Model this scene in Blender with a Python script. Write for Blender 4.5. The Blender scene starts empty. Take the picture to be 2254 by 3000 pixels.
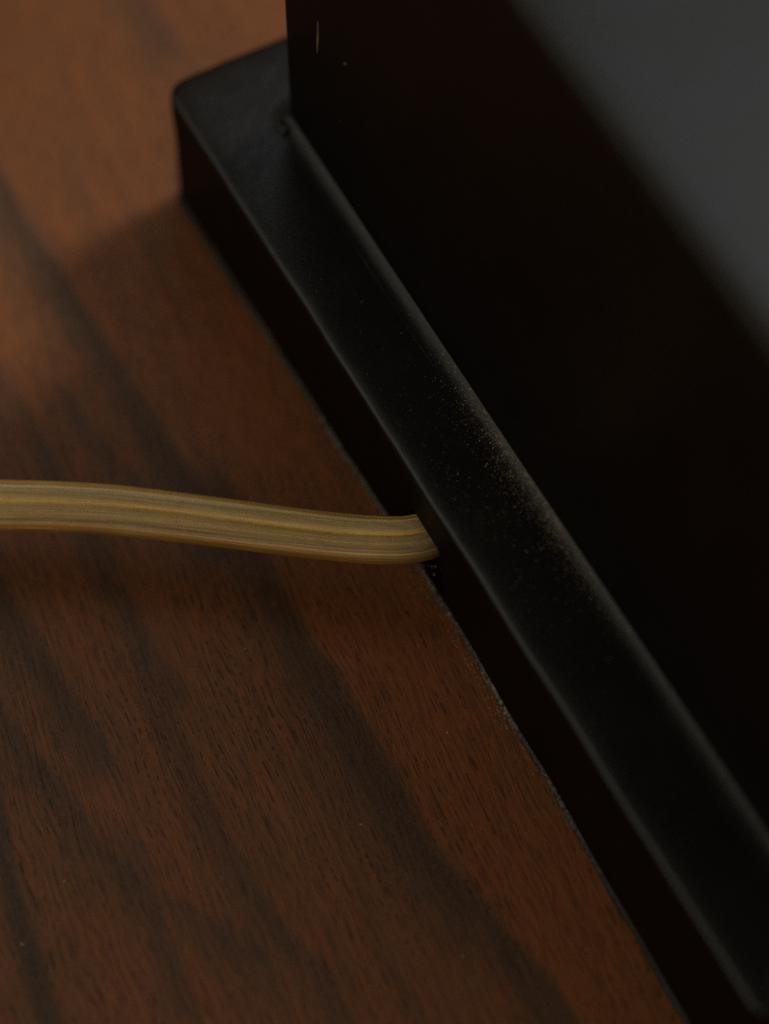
import bpy, bmesh, math, random
from math import radians, sin, cos, pi, sqrt
from mathutils import Vector, Matrix, noise
import numpy as np
random.seed(4)
MM = 0.001
sc = bpy.context.scene
col = sc.collection

# ------------------------------------------------------------------ camera
cam_d = bpy.data.cameras.new('camera'); cam = bpy.data.objects.new('camera', cam_d); col.objects.link(cam)
cam_d.sensor_fit = 'VERTICAL'; cam_d.sensor_height = 36; cam_d.sensor_width = 27
cam_d.lens = 90
cam.location = (0, -141.5*MM, 237.55*MM)
cam.rotation_euler = (radians(90-59.22), 0, 0)
cam_d.clip_start = 0.01; cam_d.clip_end = 50
cam_d.dof.use_dof = True; cam_d.dof.focus_distance = 0.2615; cam_d.dof.aperture_fstop = 8.0
sc.camera = cam

# ------------------------------------------------------------------ light
w = bpy.data.worlds.new('World'); sc.world = w; w.use_nodes = True
w.node_tree.nodes['Background'].inputs[0].default_value = (1.0, 0.92, 0.80, 1)
w.node_tree.nodes['Background'].inputs[1].default_value = 0.055

def area(name, direction, dist, size, power, color):
    d = bpy.data.lights.new(name, 'AREA'); d.shape = 'RECTANGLE'; d.size = size[0]; d.size_y = size[1]
    d.energy = power; d.color = color
    o = bpy.data.objects.new(name, d); col.objects.link(o)
    v = Vector(direction).normalized()
    o.location = v*dist
    o.rotation_euler = v.to_track_quat('Z', 'Y').to_euler()
    return o
area('window_light', (0.78, 0.62, 0.95), 1.6, (0.34, 0.34), 11.6, (1.0, 0.90, 0.76))
area('room_light', (0.26, 0.50, 0.86), 2.0, (1.2, 1.1), 3.9, (0.88, 0.94, 1.0))
area('left_fill_light', (-0.72, 0.22, 0.80), 1.6, (1.15, 1.15), 2.4, (1.0, 0.94, 0.78))  # unseen source added on the left to light the edges and cord
area('fill_light', (-0.75, -0.62, 0.62), 0.40, (0.26, 0.26), 0.185, (1.0, 0.87, 0.70))

vs = sc.view_settings
sc.display_settings.display_device = 'sRGB'
vs.view_transform = 'Standard'; vs.look = 'None'; vs.gamma = 1; vs.exposure = 0
vs.use_curve_mapping = False
sc.cycles.use_denoising = False      # the fine residual grain is kept

# ------------------------------------------------------------------ helpers
def mesh_obj(name, verts, faces, mat, parent=None, smooth=True, attrs=None):
    me = bpy.data.meshes.new(name)
    me.from_pydata([tuple(v) for v in verts], [], faces)
    for k, vals in (attrs or {}).items():
        a = me.attributes.new(k, 'FLOAT', 'POINT'); a.data.foreach_set('value', np.asarray(vals, dtype=np.float32))
    me.update()
    if smooth: me.polygons.foreach_set('use_smooth', [True]*len(me.polygons))
    me.materials.append(mat)
    o = bpy.data.objects.new(name, me); col.objects.link(o)
    if parent: o.parent = parent
    return o

class NT:
    def __init__(s, name):
        s.m = bpy.data.materials.new(name); s.m.use_nodes = True
        s.t = s.m.node_tree; s.n = s.t.nodes; s.b = s.n['Principled BSDF']
    def add(s, typ, **kw):
        n = s.n.new(typ)
        for k, v in kw.items(): setattr(n, k, v)
        return n
    def link(s, a, b): s.t.links.new(a, b)
    def set(s, n, key, v):
        if isinstance(v, bpy.types.NodeSocket): s.link(v, n.inputs[key])
        else: n.inputs[key].default_value = v
    def math(s, op, a, b=0.0, clamp=False):
        n = s.add('ShaderNodeMath', operation=op, use_clamp=clamp)
        s.set(n, 0, a); s.set(n, 1, b); return n.outputs[0]
    def mix(s, f, a, b, blend='MIX'):
        n = s.add('ShaderNodeMix', data_type='RGBA', blend_type=blend)
        s.set(n, 0, f); s.set(n, 6, a); s.set(n, 7, b); return n.outputs[2]
    def ramp(s, f, stops, interp='LINEAR'):
        n = s.add('ShaderNodeValToRGB'); n.color_ramp.interpolation = interp
        e = n.color_ramp.elements
        while len(e) < len(stops): e.new(0.5)
        for i, (p, c) in enumerate(stops):
            e[i].position = p; e[i].color = c if len(c) == 4 else (*c, 1)
        s.link(f, n.inputs[0]); return n.outputs[0]
    def noise(s, vec, scale=1, detail=2, rough=0.5, dist=0):
        n = s.add('ShaderNodeTexNoise')
        s.link(vec, n.inputs['Vector']); n.inputs['Scale'].default_value = scale
        n.inputs['Detail'].default_value = detail; n.inputs['Roughness'].default_value = rough
        n.inputs['Distortion'].default_value = dist
        return n.outputs['Fac']
    def attr(s, name):
        return s.add('ShaderNodeAttribute', attribute_name=name).outputs['Fac']
    def comb(s, x, y, z=0.0):
        n = s.add('ShaderNodeCombineXYZ'); s.set(n, 0, x); s.set(n, 1, y); s.set(n, 2, z); return n.outputs[0]
    def maprange(s, v, a, b, c=0.0, d=1.0):
        n = s.add('ShaderNodeMapRange'); s.set(n, 0, v)
        for i, x in enumerate((a, b, c, d)): n.inputs[i+1].default_value = x
        return n.outputs[0]
    def bump(s, h, strength, dist):
        n = s.add('ShaderNodeBump'); s.link(h, n.inputs['Height'])
        n.inputs['Strength'].default_value = strength; n.inputs['Distance'].default_value = dist
        s.link(n.outputs[0], s.b.inputs['Normal'])
    def objmm(s):
        tc = s.add('ShaderNodeTexCoord'); m = s.add('ShaderNodeVectorMath', operation='SCALE')
        s.link(tc.outputs['Object'], m.inputs[0]); m.inputs['Scale'].default_value = 1000
        return m.outputs[0]

# ------------------------------------------------------------------ materials
def wood_material():
    t = NT('wood_veneer')
    fig = t.attr('figure'); gu = t.attr('grain_u'); gv = t.attr('grain_v')   # mm along / across the grain
    # broken mottling along the fibres
    n1 = t.noise(t.comb(t.math('MULTIPLY', gu, 0.05), t.math('MULTIPLY', gv, 0.60)), 1, 4, 0.6)
    n2 = t.noise(t.comb(t.math('MULTIPLY', gu, 0.09), t.math('MULTIPLY', gv, 2.4), 4.0), 1, 4, 0.6, 0.2)
    n3 = t.noise(t.comb(t.math('MULTIPLY', gu, 0.9), t.math('MULTIPLY', gv, 1.3), 9.0), 1, 3, 0.6)
    f = t.math('ADD', fig, t.math('MULTIPLY', t.math('SUBTRACT', n1, 0.5), 0.48))
    f = t.math('ADD', f, t.math('MULTIPLY', t.math('SUBTRACT', n2, 0.5), 0.75))
    f = t.math('ADD', f, t.math('MULTIPLY', t.math('SUBTRACT', n3, 0.5), 0.22), clamp=True)
    c = t.ramp(f, [(0.0, (0.30, 0.096, 0.026)), (0.30, (0.22, 0.084, 0.029)), (0.6, (0.122, 0.061, 0.029)), (1.0, (0.058, 0.036, 0.022))])
    # fine printed fibre lines
    fl = t.noise(t.comb(t.math('MULTIPLY', gu, 0.22), t.math('MULTIPLY', gv, 4.2), 20.0), 1, 4, 0.7)
    c = t.mix(t.maprange(fl, 0.44, 0.62, 0, 0.55), c, (0.050, 0.030, 0.019, 1))
    # open pores: short dark dashes strung along the fibres in loose columns
    p = t.noise(t.comb(t.math('MULTIPLY', gu, 0.36), t.math('MULTIPLY', gv, 7.5), 33.0), 1, 1, 0.5)
    pm = t.noise(t.comb(t.math('MULTIPLY', gu, 0.04), t.math('MULTIPLY', gv, 0.16), 50.0), 1, 2, 0.5)
    pc = t.noise(t.comb(t.math('MULTIPLY', gu, 0.03), t.math('MULTIPLY', gv, 1.5), 61.0), 1, 1, 0.5)
    pore = t.math('MULTIPLY', t.maprange(p, 0.52, 0.60), t.math('MULTIPLY', t.maprange(pm, 0.30, 0.55, 0.15, 1), t.maprange(pc, 0.42, 0.60, 0.1, 1)))
    c = t.mix(t.math('MULTIPLY', pore, 0.62), c, (0.012, 0.008, 0.006, 1))
    # regular thin dashed fibre lines about 0.7 mm apart
    wb = t.noise(t.comb(t.math('MULTIPLY', gu, 0.02), t.math('MULTIPLY', gv, 0.45), 71.0), 1, 2, 0.5)
    ph = t.math('ADD', t.math('MULTIPLY', gv, 1.4), t.math('MULTIPLY', wb, 2.6))
    cell = t.math('FLOOR', ph); fr_ = t.math('FRACT', ph)
    ln = t.maprange(t.math('ABSOLUTE', t.math('SUBTRACT', fr_, 0.5)), 0.15, 0.05)
    ds = t.noise(t.comb(t.math('MULTIPLY', gu, 1.0), t.math('MULTIPLY', cell, 7.3), 5.0), 1, 1, 0.5)
    pz = t.noise(t.comb(t.math('MULTIPLY', gu, 0.035), t.math('MULTIPLY', gv, 0.22), 90.0), 1, 2, 0.5)
    ln = t.math('MULTIPLY', t.math('MULTIPLY', ln, t.maprange(ds, 0.46, 0.58)), t.maprange(pz, 0.36, 0.58, 0.1, 0.85))
    c = t.mix(ln, c, (0.016, 0.010, 0.007, 1))
    # small irregular colour flecks
    fk = t.noise(t.objmm(), 2.2, 3, 0.7)
    c = t.mix(t.maprange(fk, 0.35, 0.75, 0, 0.22), c, (0.30, 0.11, 0.04, 1))
    t.link(c, t.b.inputs['Base Color'])
    rg = t.noise(t.objmm(), 0.12, 3, 0.6)
    t.link(t.maprange(rg, 0.3, 0.7, 0.42, 0.56), t.b.inputs['Roughness'])
    t.b.inputs['Specular IOR Level'].default_value = 0.25
    h = t.math('SUBTRACT', t.math('MULTIPLY', t.noise(t.objmm(), 3.0, 3, 0.6), 0.25), pore)
    t.bump(h, 0.35, 0.00006)
    return t.m

def lacquer_material():
    t = NT('black_lacquer')
    o = t.objmm()
    n = t.noise(o, 0.15, 4, 0.65); n2 = t.noise(o, 3.0, 3, 0.7)
    c = t.mix(t.maprange(n, 0.35, 0.7, 0, 1), (0.0070, 0.0038, 0.0028, 1), (0.0090, 0.0045, 0.0030, 1))
    # thin veil of fine dust where faces look up
    g = t.add('ShaderNodeNewGeometry'); s = t.add('ShaderNodeSeparateXYZ'); t.link(g.outputs['Normal'], s.inputs[0])
    up = t.maprange(s.outputs[2], 0.35, 1.0)
    dust = t.math('MULTIPLY', up, t.maprange(n2, 0.4, 0.8, 0.0, 0.03))
    c = t.mix(dust, c, (0.20, 0.16, 0.11, 1))
    bp_ = t.add('ShaderNodeBump')
    t.link(t.math('ADD', t.math('MULTIPLY', n2, 0.3), t.noise(o, 0.5, 3, 0.6)), bp_.inputs['Height'])
    bp_.inputs['Strength'].default_value = 0.25; bp_.inputs['Distance'].default_value = 0.0002
    df = t.add('ShaderNodeBsdfDiffuse'); t.link(c, df.inputs['Color']); t.link(bp_.outputs[0], df.inputs['Normal'])
    gl = t.add('ShaderNodeBsdfAnisotropic'); gl.inputs['Color'].default_value = (0.93, 1.0, 0.97, 1)
    t.link(t.maprange(n, 0.3, 0.7, 0.27, 0.34), gl.inputs['Roughness']); t.link(bp_.outputs[0], gl.inputs['Normal'])
    mx = t.add('ShaderNodeMixShader'); mx.inputs[0].default_value = 0.042
    t.link(df.outputs[0], mx.inputs[1]); t.link(gl.outputs[0], mx.inputs[2])
    t.link(mx.outputs[0], t.n['Material Output'].inputs['Surface'])
    t.n.remove(t.b)
    return t.m

def cord_material():
    t = NT('amber_cord')
    ac = t.attr('across'); al = t.attr('along')      # -1 .. 1 over the width, mm along
    wob = t.math('MULTIPLY', t.math('SUBTRACT', t.noise(t.comb(t.math('MULTIPLY', al, 0.06), 0.0), 1, 2), 0.5), 0.14)
    x = t.math('ADD', t.math('MULTIPLY', t.math('ADD', ac, wob), 0.5), 0.5)   # 0 near side, 1 far side
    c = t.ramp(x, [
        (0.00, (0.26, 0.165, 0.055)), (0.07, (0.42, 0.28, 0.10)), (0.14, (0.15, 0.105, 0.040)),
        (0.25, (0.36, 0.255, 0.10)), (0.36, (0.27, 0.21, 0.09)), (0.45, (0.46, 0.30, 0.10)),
        (0.495, (0.80, 0.52, 0.18)), (0.55, (0.62, 0.42, 0.16)), (0.59, (0.34, 0.25, 0.10)), (0.68, (0.25, 0.21, 0.095)),  # bright centre stripe: light gathered in the groove, painted in
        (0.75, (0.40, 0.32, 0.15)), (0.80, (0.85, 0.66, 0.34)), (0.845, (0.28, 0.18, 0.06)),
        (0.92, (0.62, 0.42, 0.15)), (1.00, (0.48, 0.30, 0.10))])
    s1 = t.noise(t.comb(t.math('MULTIPLY', al, 0.045), t.math('MULTIPLY', ac, 11.0)), 1, 3, 0.6)
    s2 = t.noise(t.comb(t.math('MULTIPLY', al, 0.05), t.math('MULTIPLY', ac, 30.0), 7.0), 1, 3, 0.7)
    s3 = t.noise(t.comb(t.math('MULTIPLY', al, 0.5), t.math('MULTIPLY', ac, 5.0), 3.0), 1, 3, 0.6)
    c = t.mix(t.maprange(s1, 0.50, 0.64, 0, 0.7), c, (0.24, 0.19, 0.08, 1))
    c = t.mix(t.maprange(s2, 0.50, 0.66, 0, 0.6), c, (0.80, 0.60, 0.28, 1))
    s4 = t.noise(t.comb(t.math('MULTIPLY', al, 0.03), t.math('MULTIPLY', ac, 42.0), 17.0), 1, 2, 0.6)
    c = t.mix(t.maprange(s4, 0.54, 0.62, 0, 0.7), c, (0.22, 0.155, 0.055, 1))
    c = t.mix(t.maprange(s3, 0.5, 0.75, 0, 0.4), c, (0.16, 0.15, 0.065, 1))
    # grubby where it enters the base
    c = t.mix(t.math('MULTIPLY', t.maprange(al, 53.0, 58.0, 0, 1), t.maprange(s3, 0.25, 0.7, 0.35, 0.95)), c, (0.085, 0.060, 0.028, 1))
    t.link(c, t.b.inputs['Base Color'])
    t.b.inputs['Roughness'].default_value = 0.30
    t.b.inputs['Coat Weight'].default_value = 0.5; t.b.inputs['Coat Roughness'].default_value = 0.22
    t.b.inputs['Subsurface Weight'].default_value = 0.1
    t.b.inputs['Subsurface Scale'].default_value = 0.0008
    t.b.inputs['Subsurface Radius'].default_value = (1.0, 0.6, 0.25)
    c = t.mix(t.math('MULTIPLY', t.maprange(al, 56.0, 59.0, 0, 0.75), t.maprange(ac, 0.3, -1.0, 0.35, 1)), c, (0.035, 0.024, 0.012, 1))      # dirt at the rim of the hole, with painted shade underneath rounding the tip
    g = t.add('ShaderNodeHueSaturation'); t.link(c, g.inputs['Color']); g.inputs['Saturation'].default_value = 1.16; g.inputs['Hue'].default_value = 0.486; g.inputs['Value'].default_value = 1.8
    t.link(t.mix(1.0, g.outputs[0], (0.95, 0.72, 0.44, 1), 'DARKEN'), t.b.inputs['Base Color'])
    t.bump(t.math('ADD', s2, t.math('MULTIPLY', s1, 0.6)), 0.35, 0.00022)
    return t.m

def plain(name, color, rough=0.7, vary=0.0):
    t = NT(name)
    if vary:
        n = t.noise(t.objmm(), 1.7, 2, 0.6)
        c = t.mix(t.maprange(n, 0.3, 0.7), (*[x*(1-vary) for x in color], 1), (*[min(1, x*(1+vary)) for x in color], 1))
        t.link(c, t.b.inputs['Base Color'])
    else: t.b.inputs['Base Color'].default_value = (*color, 1)
    t.b.inputs['Roughness'].default_value = rough
    return t.m
M_WOOD = wood_material(); M_BLACK = lacquer_material(); M_CORD = cord_material()
M_DUST = plain('ochre_dust', (0.55, 0.40, 0.22), 0.8, 0.6)
M_GRIT = plain('pale_grit', (0.42, 0.37, 0.27), 0.7, 0.4)
M_CHIP = plain('bare_wood_chip', (0.20, 0.17, 0.09), 0.5, 0.3)
def strip_material():
    t = NT('worn_edge'); o = t.objmm()
    n = t.noise(o, 2.6, 4, 0.7); m = t.noise(o, 0.09, 2, 0.5)
    sp = t.add('ShaderNodeSeparateXYZ'); t.link(o, sp.inputs[0])
    wear_shade = t.math('MULTIPLY', t.maprange(sp.outputs[1], -100, -76), t.maprange(sp.outputs[1], -8, -50))     # worn most around the cord hole; shadow at the near end painted in
    f = t.math('MULTIPLY', t.math('MULTIPLY', t.maprange(n, 0.42, 0.66), t.maprange(m, 0.35, 0.6, 0.35, 1.0)), t.maprange(wear_shade, 0, 1, 0.12, 1))
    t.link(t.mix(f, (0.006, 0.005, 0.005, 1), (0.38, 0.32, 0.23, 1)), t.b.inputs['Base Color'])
    t.b.inputs['Roughness'].default_value = 0.6
    t.bump(n, 0.6, 0.0002)
    return t.m
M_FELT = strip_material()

# ------------------------------------------------------------------ tabletop
AL = radians(28.3)      # heading of the base
GA = radians(22.5)      # the grain runs this far clockwise of the view direction
GU = Vector((sin(GA), -cos(GA))); GV = Vector((cos(GA), sin(GA)))
# dark figure bands of the veneer: centre line (mm on the table), width, strength, crispness of right edge
BANDS = [
 ([(-62,75),(-45,45.2),(-39.2,35),(-34.2,26.6),(-29.4,18.4),(-24.8,10.4),(-20.1,2.7),(-17.5,-4)], 3.2, 5.5, .75),
 ([(-16,2),(-11.4,-8.8),(-7.3,-16.6),(-3.4,-23.6),(0.9,-31.5),(4.6,-39.1),(10,-46),(15.7,-52.7),(22,-64)], 4.2, 5.0, .85),
 ([(-42,-19),(-38.7,-25.2),(-35.1,-29.7),(-30.9,-34.7),(-27.2,-39.7),(-22.5,-43.8),(-19,-45.7),(-12,-50)], 3.4, 2.4, .48),
 ([(-25,-17),(-21.5,-25.2),(-18.4,-32.2),(-15.9,-38.4),(-12.4,-44.5),(-9,-49.2),(-5.6,-52.3),(-2,-60)], 2.8, 2.0, .55),
 ([(-40,-30),(-38.9,-34.5),(-37.8,-39.2),(-35.8,-45.7),(-34,-51.3),(-31.3,-58)], 1.8, 1.8, .65),
 ([(-25,-38),(-23.1,-42.6),(-21.1,-49.2),(-18.1,-56)], 1.6, 1.6, .5),
 ([(-46,24),(-43,18.4),(-39.4,12.3),(-35.4,5.1),(-33,0)], 2.0, 1.5, .55),
 ([(-43,-6),(-38.5,-13.8),(-32.7,-22),(-28.5,-28.3)], 3.0, 2.2, .6),
 ([(-31,-2),(-28.6,-7.7),(-25.9,-13.3),(-20.7,-22)], 2.6, 2.2, .5),
 ([(-35,15),(-32.2,10.4),(-26.7,3.3)], 2.0, 2.0, .45),
 ([(-38,92),(-29,74),(-25,66)], 5.0, 5.0, .4),
]
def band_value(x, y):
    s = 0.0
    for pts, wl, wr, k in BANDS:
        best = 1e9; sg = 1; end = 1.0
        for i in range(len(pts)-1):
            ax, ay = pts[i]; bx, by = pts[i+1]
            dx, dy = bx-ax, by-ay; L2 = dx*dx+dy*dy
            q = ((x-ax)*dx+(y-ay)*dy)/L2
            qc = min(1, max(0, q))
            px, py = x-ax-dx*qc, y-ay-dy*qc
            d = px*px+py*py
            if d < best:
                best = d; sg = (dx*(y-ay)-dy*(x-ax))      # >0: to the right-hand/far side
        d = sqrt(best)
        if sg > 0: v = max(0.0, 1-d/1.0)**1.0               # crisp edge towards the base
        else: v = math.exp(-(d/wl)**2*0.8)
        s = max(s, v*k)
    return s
def build_table():
    xs = list(np.arange(-62, 40.01, 0.7)); ys = list(np.arange(-80, 150.01, 0.9))
    xs = [-520,-400,-300,-200,-140,-100,-80,-70] + xs + [46,55,70,100,150,220,300,400,520]
    ys = [-380,-300,-220,-160,-120,-100,-90] + ys + [156,166,180,210,260,320,400]
    V = []; fig = []; gu = []; gv = []
    for y in ys:
        for x in xs:
            V.append((x*MM, y*MM, 0))
            wx = 1.3*noise.noise(Vector((x*0.05, y*0.03, 1))) + 0.5*noise.noise(Vector((x*0.25, y*0.1, 5)))
            u = x*GU.x+y*GU.y; v = x*GV.x+y*GV.y
            v2 = v + wx + 2.0*sin(u*0.02+1)
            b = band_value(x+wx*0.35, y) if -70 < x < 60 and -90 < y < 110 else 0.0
            fr = (x+23.9)*cos(AL)+(y-42.38)*sin(AL)      # red light reflected beside the base, painted into the figure
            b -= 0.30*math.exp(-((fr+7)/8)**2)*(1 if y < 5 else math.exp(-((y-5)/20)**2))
            g = noise.fractal(Vector((u*0.012, v2*0.10, 3.3)), 0.6, 2.1, 3)
            g2 = noise.fractal(Vector((u*0.035, v2*0.45, 8.3)), 0.6, 2.1, 3)
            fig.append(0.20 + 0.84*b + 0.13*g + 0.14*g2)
            gu.append(u); gv.append(v2)
    nx, ny = len(xs), len(ys)
    F = [(j*nx+i, j*nx+i+1, (j+1)*nx+i+1, (j+1)*nx+i) for j in range(ny-1) for i in range(nx-1)]
    # sides and underside of the board, 22 mm thick
    ring = [i for i in range(nx)] + [j*nx+nx-1 for j in range(1, ny)] + [(ny-1)*nx+i for i in range(nx-2, -1, -1)] + [j*nx for j in range(ny-2, 0, -1)]
    base = len(V)
    for r in ring:
        V.append((V[r][0], V[r][1], -22*MM)); fig.append(0.3); gu.append(gu[r]); gv.append(gv[r]+22)
    n = len(ring)
    for k in range(n):
        F.append((ring[k], base+k, base+(k+1) % n, ring[(k+1) % n]))
    F.append(tuple(base+k for k in range(n-1, -1, -1)))
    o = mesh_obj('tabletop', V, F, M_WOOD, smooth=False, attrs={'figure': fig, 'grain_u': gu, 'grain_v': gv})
    o['kind'] = 'structure'; o['label'] = 'reddish brown wood grain tabletop under the black base and the cord'
    return o
build_table()

# ------------------------------------------------------------------ black base
AL = radians(28.3)
ORG = Vector((-23.9, 42.38, 0))
LEN, DEP = 121.5, 98.0                  # plinth, mm
MA, MB_ = 9.0, 10.3                     # ledge widths: end, front
base = bpy.data.objects.new('lamp_base', None); col.objects.link(base)
base.location = ORG*MM; base.rotation_euler = (0, 0, AL)
base['label'] = 'black lacquered stepped box base with a dusty ledge standing on the wooden tabletop'
base['category'] = 'lamp base'
# local axes: +x into the base, +y towards the far end; the front runs along -y, all in mm

def rect_path(x0, x1, y0, y1, r, step=1.2):
    """closed counter-clockwise path of a rounded rectangle as (centre point on the sharp-ish ring, outward normal)"""
    out = []
    cs = [((x1-r, y0+r), -90), ((x1-r, y1-r), 0), ((x0+r, y1-r), 90), ((x0+r, y0+r), 180)]
    for ci, ((cx, cy), a0) in enumerate(cs):
        for k in range(9):
            a = radians(a0+90*k/8); out.append((cx+r*cos(a), cy+r*sin(a), cos(a), sin(a), r))
        nx_, ny_ = cs[(ci+1) % 4][0]
        a = radians(a0+90); ex, ey = cx+r*cos(a), cy+r*sin(a)
        a2 = radians(cs[(ci+1) % 4][1]); fx, fy = nx_+r*cos(a2), ny_+r*sin(a2)
        L = math.hypot(fx-ex, fy-ey); n = max(1, int(L/step))
        for k in range(1, n): out.append((ex+(fx-ex)*k/n, ey+(fy-ey)*k/n, cos(a), sin(a), r))
    return out
def sweep(name, path, prof, mat, parent, seed, rough=0.05, cap_top=True, cap_bot=True):
    """prof: list of (outward offset, z, waviness factor)"""
    V = []; n = len(path)
    bx0, bx1 = min(p[0] for p in path), max(p[0] for p in path); by0, by1 = min(p[1] for p in path), max(p[1] for p in path)
    def bow(x, y, z):      # foot pulled in at mid length, flared at near end as contact shadow
        if x > 0.5 or z > 10: return 0.0
        return (0.22-0.62*math.exp(-((-y-60)/15)**2)+1.5*min(1, max(0, (-y-84)/36))+0.55*math.exp(-((y-2)/24)**2))*(1-z/10)
    for (off, z, wv) in prof:
        for (x, y, nx_, ny_, r) in path:
            q = 0.0
            if wv: q = wv*(rough*noise.noise(Vector((x*0.11, y*0.11, seed))) + 0.35*rough*noise.noise(Vector((x*0.6, y*0.6, seed+z*0.1))))
            o = off
            if r < -off: pass
            q0 = q; o = o+bow(x, y, z)
            px, py = x+nx_*(o+q), y+ny_*(o+q)
            if o < -1.0:       # keep inset rings inside the inset rectangle
                px = min(max(px, bx0-o), bx1+o); py = min(max(py, by0-o), by1+o)
            V.append((px*MM, py*MM, (z+q*0.6*(1 if wv else 0))*MM))
    F = []
    for j in range(len(prof)-1):
        for i in range(n):
            k = (i+1) % n
            F.append((j*n+i, j*n+k, (j+1)*n+k, (j+1)*n+i))
    if cap_bot: F.append(tuple(range(n-1, -1, -1)))
    if cap_top: F.append(tuple((len(prof)-1)*n+i for i in range(n)))
    return mesh_obj(name, V, F, mat, parent)

R = 2.8   # plan corner radius
pp = rect_path(0, DEP, -LEN, 1.55, R)
H1 = 19.0
prof = [(-0.9, 0.9, 0), (-0.85, 1.0, 1), (-0.62, 1.15, 1), (-0.5, 1.5, 1),
        (-0.42, 3, 1), (-0.2, 7, 1), (-0.08, 11, 1), (0, 15, 1), (0, 17.5, 1), (-0.03, 18.15, 1), (-0.12, 18.5, 1), (-0.30, 18.7, 1),
        (-0.60, 18.80, 1), (-1.3, 18.88, .8), (-2.4, 18.93, .6), (-4.0, 18.97, .5), (-5.0, 18.99, .3), (-7.0, 19.0, 0), (-9.0, 19.0, 0), (-14.0, 19.0, 0)]
plinth = sweep('plinth', pp, prof, M_BLACK, base, 2.0, 0.16, cap_top=True)
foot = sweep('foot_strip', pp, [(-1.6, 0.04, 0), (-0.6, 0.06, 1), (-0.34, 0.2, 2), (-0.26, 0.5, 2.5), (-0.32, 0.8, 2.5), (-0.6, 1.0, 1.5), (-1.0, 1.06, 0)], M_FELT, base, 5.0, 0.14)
# cord hole low in the front of the plinth
def cut_hole(o, A0, A1, z0, z1, depth):
    bm = bmesh.new()
    rr = 1.1; pts = []
    for (cy, cz, a0) in ((-A0-rr, z0+rr, -90), (-A0-rr, z1-rr, 0), (-A1+rr, z1-rr, 90), (-A1+rr, z0+rr, 180)):
        for k in range(6):
            a = radians(a0+90*k/5); pts.append((cy+rr*cos(a), cz+rr*sin(a)))
    rows = []
    for x in (-3, depth):
        rows.append([bm.verts.new((x*MM, (y+0.15*noise.noise(Vector((y, z, 3))))*MM, z*MM)) for y, z in pts])
    n = len(pts)
    for i in range(n): bm.faces.new((rows[0][i], rows[1][i], rows[1][(i+1) % n], rows[0][(i+1) % n]))
    bm.faces.new(rows[0][::-1]); bm.faces.new(rows[1])
    bmesh.ops.recalc_face_normals(bm, faces=bm.faces)
    me = bpy.data.meshes.new('cut'); bm.to_mesh(me); bm.free()
    c = bpy.data.objects.new('cut', me); col.objects.link(c); c.parent = o.parent
    md = o.modifiers.new('hole', 'BOOLEAN'); md.object = c; md.operation = 'DIFFERENCE'; md.solver = 'EXACT'
    bpy.context.view_layer.update()
    ev = o.evaluated_get(bpy.context.evaluated_depsgraph_get())
    nm = bpy.data.meshes.new_from_object(ev)
    o.modifiers.clear(); o.data = nm
    bpy.data.objects.remove(c)
cut_hole(plinth, 55.9, 62.3, 3.0, 12.95, 14)
plinth.data.materials.clear(); plinth.data.materials.append(M_BLACK)
def sharpen(o, ang):
    bm = bmesh.new(); bm.from_mesh(o.data)
    for e in bm.edges:
        if len(e.link_faces) == 2: e.smooth = e.calc_face_angle(0) < radians(ang)
    bm.to_mesh(o.data); bm.free()
sharpen(plinth, 40)
ZL = lambda d: H1+0.012+(max(0.0, 2.0-d)**2)/9.6       # height of the ledge at distance d from the wall

# upright box with a cove at its foot and a rounded top edge
RB = 0.9
bp = rect_path(MB_, DEP-8, -LEN+MA, -MA, RB, 1.5)
H2 = 81.0
# the ledge sweeps up gently and meets the wall at a crisp line
prof = [(2.2, H1-0.03, 0)]
for k in range(0, 11):
    o_ = 2.0*(1-k/10); prof.append((o_+0.02, H1+0.008+(2.0-o_)**2/(2*4.8), 0.5))
prof += [(0, 24, .6), (0, 40, .6), (0, 60, .6), (0, H2-1.5, .6)]
box = sweep('box_body', bp, prof, M_BLACK, base, 7.0, 0.09, cap_top=False)
sharpen(box, 35)
# rounded top edge and top panel (its corner radius grows with the inset, so it is built from shrinking rounded rectangles)
rows = []; V = []; F = []
def ring_pts(x0, x1, y0, y1, r, z, N=10):
    out = []
    for (cx, cy, a0) in ((x1-r, y0+r, -90), (x1-r, y1-r, 0), (x0+r, y1-r, 90), (x0+r, y0+r, 180)):
        for k in range(N):
            a = radians(a0+90*k/(N-1)); out.append((cx+r*cos(a), cy+r*sin(a), z))
    return out
steps = [(1.5*(1-cos(radians(a))), H2-1.5+1.5*sin(radians(a))) for a in (0, 10, 20, 30, 40, 50, 60, 70, 80, 90)] + [(6, H2+0.03), (20, H2+0.08)]
for ins, z in steps:
    rows.append(len(V))
    V += [(x*MM, y*MM, zz*MM) for x, y, zz in ring_pts(MB_+ins, DEP-8-ins, -LEN+MA+ins, -MA-ins, max(0.5, RB-ins*0.3), z)]
n = rows[1]-rows[0]
for j in range(len(rows)-1):
    for i in range(n):
        k = (i+1) % n; F.append((rows[j]+i, rows[j]+k, rows[j+1]+k, rows[j+1]+i))
F.append(tuple(rows[-1]+i for i in range(n)))
mesh_obj('top_panel', V, F, M_BLACK, base)

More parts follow.
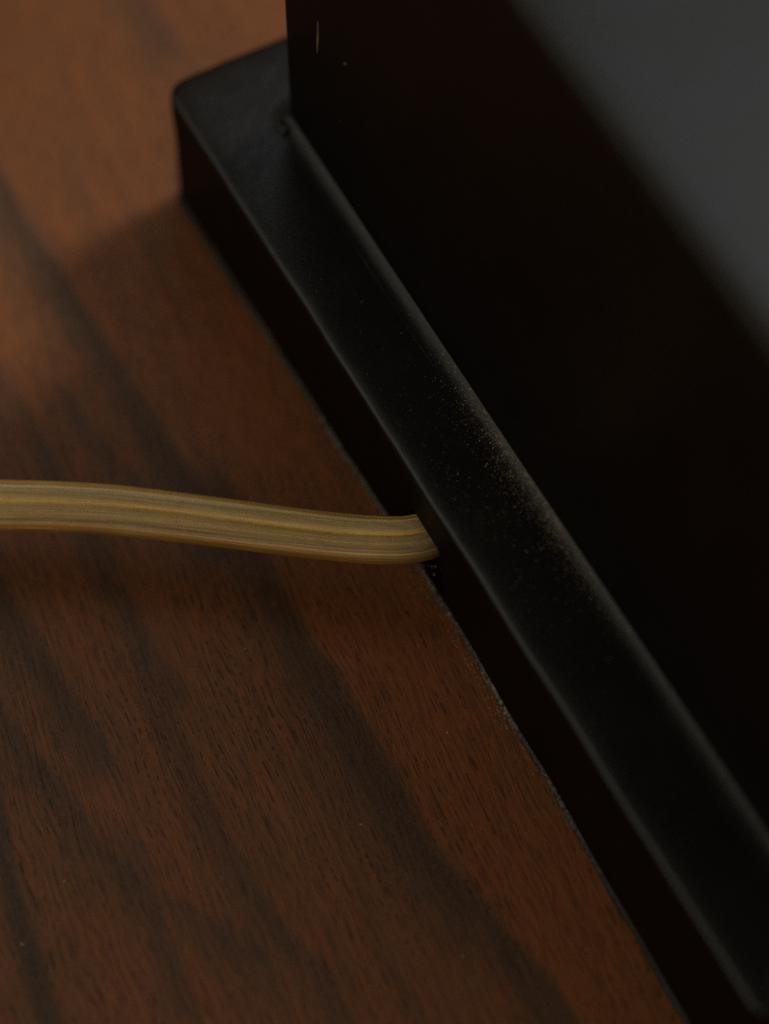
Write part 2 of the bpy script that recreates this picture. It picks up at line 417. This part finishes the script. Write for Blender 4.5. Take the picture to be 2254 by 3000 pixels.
# ------------------------------------------------------------------ power cord
CP = [(-140,30,1.5),(-110,10,3.5),(-80,-1,6.5),(-66,-3.4,8.0),(-52.72,-3.66,8.6),(-45.95,-3.88,8.5),(-40.12,-4.28,8.5),(-34.32,-4.44,8.5),(-28.12,-4.84,8.5),(-22.19,-5.68,8.6),
      (-16.04,-6.69,8.8),(-10.1,-7.82,9.2),(-4.1,-8.94,9.8),(-0.05,-9.55,10.35),(2.4,-9.68,10.72),(4.5,-9.35,11.05),(6.8,-8.4,11.3),(9.2,-7.0,11.35),(13,-4.4,11.2)]
def catmull(P, per=10):
    out = []
    P = [Vector(p) for p in P]
    for i in range(len(P)-1):
        p0 = P[max(0, i-1)]; p1 = P[i]; p2 = P[i+1]; p3 = P[min(len(P)-1, i+2)]
        for k in range(per):
            t = k/per
            out.append(0.5*((2*p1)+(p2-p0)*t+(2*p0-5*p1+4*p2-p3)*t*t+(3*p1-p0-3*p2+p3)*t**3))
    out.append(P[-1]); return out
def build_cord():
    path = catmull(CP)
    NA = 120; W2, T2 = 2.85, 1.45
    V = []; F = []; ac = []; al = []
    s = 0
    # length measured so that s = 58 lies at the base face
    lens = [0]
    for i in range(1, len(path)): lens.append(lens[-1]+(path[i]-path[i-1]).length)
    iface = min(range(len(path)), key=lambda i: (path[i]-Vector((4.8,-9.0,11.1))).length)
    off = 58-lens[iface]
    for i, p in enumerate(path):
        a = path[max(0, i-1)]; b = path[min(len(path)-1, i+1)]
        t = (b-a).normalized()
        roll = radians(6 + 5*sin(lens[i]*0.03))
        side = Vector((0, 0, 1)).cross(t).normalized(); up = t.cross(side).normalized()
        side, up = side*cos(roll)+up*sin(roll), up*cos(roll)-side*sin(roll)
        L = lens[i]+off
        for k in range(NA):
            th = 2*pi*k/NA
            c, s_ = cos(th), sin(th)
            # two joined round conductors: rounded ends, shallow groove in the middle
            wd = W2*(1.02-0.11*min(1, max(0, L/58)))
            xx = math.copysign(abs(c)**0.82, c)*wd
            hh = T2*(1-0.20*math.exp(-(xx/0.45)**2))
            zz = math.copysign(abs(s_)**0.80, s_)*hh
            q = 0.035*noise.noise(Vector((L*0.02, k*0.45, 2)))+0.012*noise.noise(Vector((L*0.9, k*0.5, 5)))
            pt = p+side*(xx*(1+q*0.4))+up*(zz*(1+q))
            V.append(pt*MM); ac.append(xx/wd); al.append(L)
    n = len(path)
    for i in range(n-1):
        for k in range(NA):
            m = (k+1) % NA
            F.append((i*NA+k, i*NA+m, (i+1)*NA+m, (i+1)*NA+k))
    F.append(tuple(range(NA-1, -1, -1))); F.append(tuple((n-1)*NA+k for k in range(NA)))
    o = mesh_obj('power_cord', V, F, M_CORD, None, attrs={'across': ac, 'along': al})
    o['label'] = 'translucent amber twin-wire power cord running into the hole in the black base'
    o['category'] = 'power cord'
    return o
build_cord()

# ------------------------------------------------------------------ dust and small marks
def grains(name, items, mat, parent=None):
    V = []; F = []
    for (x, y, z, r) in items:
        b = len(V); a = random.uniform(0, 6.28); e = random.uniform(0.6, 1.5); f = random.uniform(0.35, 0.7)
        for (dx, dy, dz) in ((1,0,0),(0,1,0),(-1,0,0),(0,-1,0),(0,0,1),(0,0,-1)):
            j = random.uniform(0.75, 1.25)
            px, py = dx*r*e*j, dy*r/e*j
            V.append(((x+px*cos(a)-py*sin(a))*MM, (y+px*sin(a)+py*cos(a))*MM, (z+r*f*0.7+dz*r*f*j)*MM))
        for i in range(4):
            k = (i+1) % 4
            F.append((b+i, b+k, b+4)); F.append((b+k, b+i, b+5))
    o = mesh_obj(name, V, F, mat, parent, smooth=False); o['kind'] = 'stuff'
    return o
G = []
while len(G) < 4200:
    A = random.gauss(62, 9); d = random.expovariate(1.2) if random.random() < .92 else random.uniform(0, 8)
    if not 30 < A < 96: continue
    bl = MB_-0.1-d
    if bl < 0.8: continue
    # lumpy distribution
    if noise.noise(Vector((A*0.5, d*0.5, 2)))*0.7+0.62 < random.random(): continue
    zz = ZL(d+0.1)
    G.append((bl, -A, zz, min(0.085, 0.017*math.exp(abs(random.gauss(0, 0.6))))))
for _ in range(160): G.append((random.uniform(1.2, 8.8), -random.uniform(12, 110), H1-0.03, random.uniform(0.02, 0.05)))
grains('ledge_dust', G, M_DUST, base)
G = []
for _ in range(650):
    A = random.gauss(70, 9) if random.random() < .75 else random.uniform(20, 100)
    if 0 > A or A > 112: continue
    if noise.noise(Vector((A*0.6, 7, 2)))+0.5 < random.random()*0.9: continue
    G.append((0.12-random.expovariate(2.6)+0.3*random.random(), -A, 0.0 if random.random() < .5 else random.uniform(0.1, 1.3), random.uniform(0.03, 0.085)))
G = [g if g[2] < 0.05 else (0.38+random.uniform(-.06, .05), g[1], g[2], g[3]*.8) for g in G]
G = [g if (g[2] > 0.05 or g[0] < 0.3) else (-0.15, g[1], g[2], g[3]) for g in G]
for _ in range(60): G.append((random.uniform(0.3, 5), -random.uniform(55.3, 60.8), 3.22, random.uniform(0.04, 0.13)))
grains('foot_dust', G, M_DUST, base)
# pale specks lying on the tabletop
G = [(-23.8,30.6,0,.20),(-2.4,-36.6,0,.15),(-31.8,-42.8,0,.19),(-35.5,-49.4,0,.2),(3.6,-16.3,0,.10),(6.5,-26.4,0,.12),(-14.6,-16.7,0,.11),
     (-11.7,-11.2,0,.07),(19.8,-49.9,0,.13),(7.7,-50.6,0,.13),(11.3,-39.7,0,.08),(-26,38,0,.16)]
for _ in range(45): G.append((random.uniform(-42, 18), random.uniform(-58, 25), 0, random.uniform(0.03, 0.06)))
def front_x(x, y):
    v = Vector((x, y, 0))-ORG; return v.x*cos(AL)+v.y*sin(AL)
G = [g for g in G if front_x(g[0], g[1]) < -0.6]
o = grains('dust', G, M_GRIT); o['label'] = 'pale dust specks scattered on the brown tabletop'

G = [(random.uniform(14, 112), random.uniform(22, 76), random.uniform(0.015, 0.04)) for _ in range(30)]+[(23.1, 41.8, .14)]
grains('wall_dust', [(MB_-0.03, -a, z, r_) for a, z, r_ in G], M_DUST, base)
# sliver of bare wood and a speck on the upright face
def sliver():
    V = []; F = []
    pts = [(17.35, 42.4, 0.0), (17.28, 41.6, 0.09), (17.2, 40.7, 0.13), (17.08, 39.7, 0.2), (16.98, 38.8, 0.2), (16.95, 38.0, 0.13), (16.97, 37.3, 0.0)]
    for A, z, h in pts:
        V += [((MB_-0.02)*MM, -(A-h-0.01)*MM, z*MM), ((MB_-0.14)*MM, -A*MM, z*MM), ((MB_-0.02)*MM, -(A+h+0.01)*MM, z*MM)]
    for i in range(len(pts)-1):
        for k in range(2): F.append((3*i+k, 3*i+k+1, 3*i+k+4, 3*i+k+3))
    o = mesh_obj('chip', V, F, M_CHIP, base); o['label'] = 'pale sliver of bare wood on the black face'
sliver()
# lump of filler in the corner where the upright meets the ledge
bm = bmesh.new(); bmesh.ops.create_icosphere(bm, subdivisions=4, radius=1.0)
for v in bm.verts:
    q = 1+0.2*noise.noise(v.co*1.6)
    v.co = Vector((v.co.x*0.75*q, v.co.y*1.1*q, v.co.z*0.4*q))
me = bpy.data.meshes.new('filler_lump'); bm.to_mesh(me); bm.free()
me.polygons.foreach_set('use_smooth', [True]*len(me.polygons)); me.materials.append(M_BLACK)
for v in me.vertices: v.co = (v.co+Vector((MB_-1.3, -MA-1.6, H1+0.05)))*MM
o = bpy.data.objects.new('filler_lump', me); col.objects.link(o); o.parent = base
